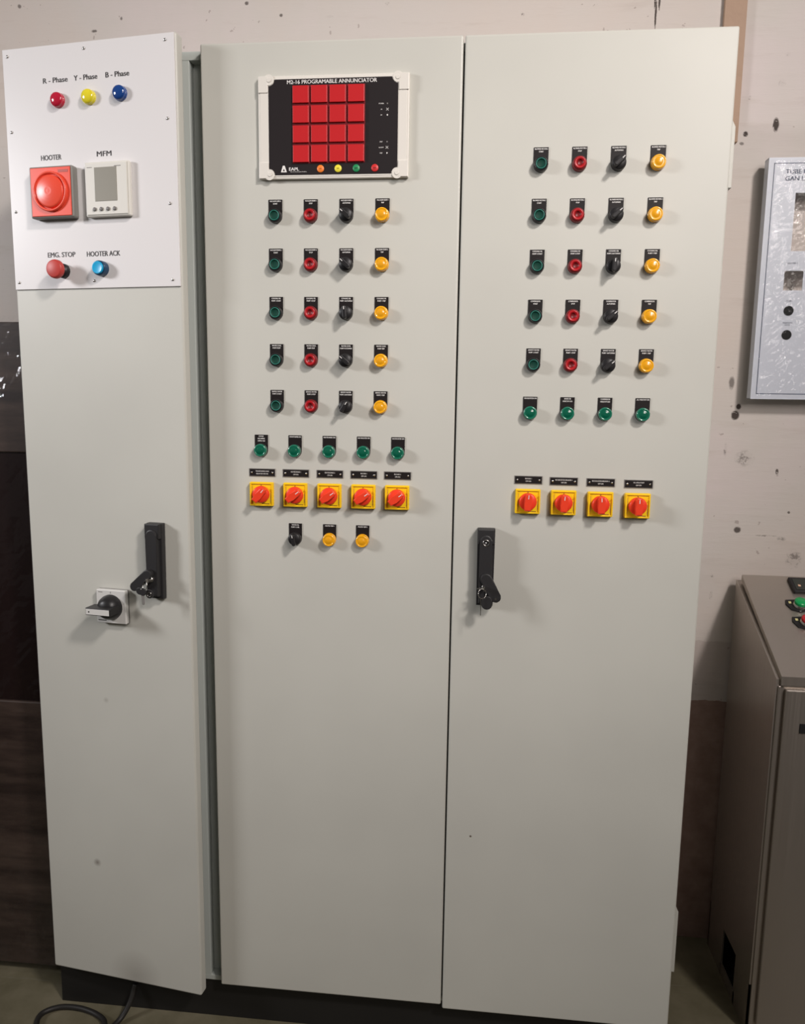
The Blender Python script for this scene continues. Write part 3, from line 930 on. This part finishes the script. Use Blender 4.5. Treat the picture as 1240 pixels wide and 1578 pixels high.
def rect_with_holes(m, W, H, y0, y1, holes, mt):
    """front sheet built from strips around rectangular openings (x0,x1,z0,z1)"""
    xs = sorted(set([0, W] + [h_[0] for h_ in holes] + [h_[1] for h_ in holes]))
    zs = sorted(set([0, H] + [h_[2] for h_ in holes] + [h_[3] for h_ in holes]))
    grid = [[not any(h_[0] <= (xs[i] + xs[i + 1]) / 2 <= h_[1] and h_[2] <= (zs[j] + zs[j + 1]) / 2 <= h_[3] for h_ in holes) for j in range(len(zs) - 1)] for i in range(len(xs) - 1)]
    for i in range(len(xs) - 1):
        for j in range(len(zs) - 1):
            if grid[i][j]: m.box(xs[i], xs[i + 1], y0, y1, zs[j], zs[j + 1], mt)


holes = [(.064, .345, .338, .466), (.054, .096, .250, .294), (.108, .150, .250, .294), (.162, .204, .250, .294)]
m_ = MB(); rect_with_holes(m_, W_, H_, -.0015, .0005, holes, SIGNWH)
m_.box(0, .0015, 0, .024, 0, H_, SIGNWH); m_.box(W_ - .0015, W_, 0, .024, 0, H_, SIGNWH)
m_.box(0, W_, 0, .024, 0, .0015, SIGNWH); m_.box(0, W_, 0, .024, H_ - .0015, H_, SIGNWH)
bd = .0118
for (x0, x1, z0, z1) in ((bd, W_ - bd, bd, bd + .0016), (bd, W_ - bd, H_ - bd - .0016, H_ - bd), (bd, bd + .0016, bd, H_ - bd), (W_ - bd - .0016, W_ - bd, bd, H_ - bd)):
    m_.box(x0, x1, -.0019, -.0014, z0, z1, SIGNBK)
m_.text('TUBE FI', .0385, .5125, .0100, SIGNBK, -.0022, sx=1.05, bold=.02, align='L')
m_.text('GAN LS', .0385, .4975, .0100, SIGNBK, -.0022, sx=1.05, bold=.02, align='L')
m_.text('HEATER 1', .070, .311, .0034, SIGNBK, -.0022, sx=1.1, bold=.01)
for hx, t, hz in ((.070, 'START', .2265), (.070, 'PORTION', .1765), (.124, 'HEATER', .232)):
    m_.text(t, hx, hz, .0032, SIGNBK, -.0022, sx=1.1, bold=.01)
m_.text('STOP', .070, .1715, .0032, SIGNBK, -.0022, sx=1.1, bold=.01)
fs = m_.build('panel_sheet', hp)
for hx, hz in ((.070, .204), (.070, .149), (.124, .204), (.124, .149)):
    MB().lathe([(.0112, .0016), (.0112, .0023), (.0104, .0023), (0, .0019)], HOLE, (hx, 0, hz), 24).build('button_hole', hp, label='dark round blanked hole')
# loose film: a slightly larger crumpled shell
bm = bmesh.new()
bmesh.ops.create_grid(bm, x_segments=64, y_segments=86, size=.5)
for v in bm.verts:
    u, vv = v.co.x, v.co.y
    x = W_ / 2 + u * (W_ + .008); z = H_ / 2 + vv * (H_ + .008)
    e_ = max(abs(u), abs(vv)) * 2
    wob = .0012 * math.sin(37 * u + 19 * vv) + .0010 * math.sin(23 * vv - 61 * u) + random.uniform(-.0006, .0006)
    am = .0004 + .0030 * (1 if u < -.455 else 0) + .0024 * max(0, min(1, (-.25 - vv + u * .3) * 5))
    yy = -.0085 + wob + random.uniform(-am, am) + (.022 * max(0, e_ - .955) / .045)
    v.co = Vector((x + (random.uniform(-.002, .002) if e_ > .95 else 0), yy, z + (random.uniform(-.002, .002) if e_ > .95 else 0)))
me = bpy.data.meshes.new('film'); bm.to_mesh(me); bm.free(); me.materials.append(WRAP)
put('plastic_film', me, hp, None, None, 'clear crinkled film')

# ------------------------------------------------------------------ dark wrapped cabinet on the left
dk = thing('wrapped_brown_cabinet', 'dark brown film-wrapped cabinet at the left edge, behind the open door', 'cabinet', (-.9, .1, 0))
b = MB()
b.box(0, .478, .012, .33, .03, 1.585, BROWN, .004)
b.box(0, .478, .0, .012, 1.30, 1.585, BROWN, .003); b.box(0, .478, .0, .012, .03, .715, BROWN, .003)
b.box(.440, .478, .0, .012, .70, 1.31, BROWN, .003); b.box(0, .04, 0, .012, .70, 1.31, BROWN, .003)
b.build('cabinet_body', dk)
MB().box(.04, .440, .006, .013, .715, 1.300, mat('dark_glass', (.012, .006, .006), .25), .001).build('dark_window', dk, label='nearly black glazed panel')
bm = bmesh.new(); bmesh.ops.create_grid(bm, x_segments=44, y_segments=130, size=.5)
for v in bm.verts:
    u, vv = v.co.x, v.co.y
    x = .239 + u * .486; z = .80 + vv * 1.60
    e_ = max(abs(u) * 2, abs(vv) * 2)
    wob = .0015 * math.sin(31 * u + 57 * vv) + .0012 * math.sin(83 * vv - 41 * u) + random.uniform(-.0008, .0008)
    am = .0003 + (.0028 if (vv > .40 and u > .30) or (vv < -.30 and u > .2 and math.sin(17 * u + 23 * vv) > .2) else 0)
    v.co = Vector((x, -.009 + wob + random.uniform(-am, am) + .02 * max(0, e_ - .97) / .03, z))
me = bpy.data.meshes.new('film'); bm.to_mesh(me); bm.free(); me.materials.append(WRAPD)
put('plastic_film', me, dk, None, None, 'clear crinkled film')

# ------------------------------------------------------------------ cable on the floor
pts = []
ctrl = [(-.215, .024, .070), (-.222, .008, .035), (-.236, -.015, .010), (-.256, -.050, .007), (-.300, -.085, .007), (-.360, -.09, .007), (-.410, -.06, .007),
        (-.425, -.02, .007), (-.395, .005, .007), (-.345, .008, .007), (-.295, -.006, .007), (-.262, -.035, .013), (-.250, -.085, .012), (-.27, -.17, .007), (-.34, -.30, .007)]
cv = [Vector(c) for c in ctrl]
for i in range(len(cv) - 1):
    p0, p1, p2, p3 = cv[max(i - 1, 0)], cv[i], cv[i + 1], cv[min(i + 2, len(cv) - 1)]
    for k in range(8):
        t = k / 8
        pts.append(.5 * ((2 * p1) + (-p0 + p2) * t + (2 * p0 - 5 * p1 + 4 * p2 - p3) * t * t + (-p0 + 3 * p1 - 3 * p2 + p3) * t ** 3))
pts.append(cv[-1])
cb = MB().tube(pts, .006, CABLEM, 10).build('power_cable')
tag(cb, 'black cable looped on the floor by the cabinet plinth', 'cable')
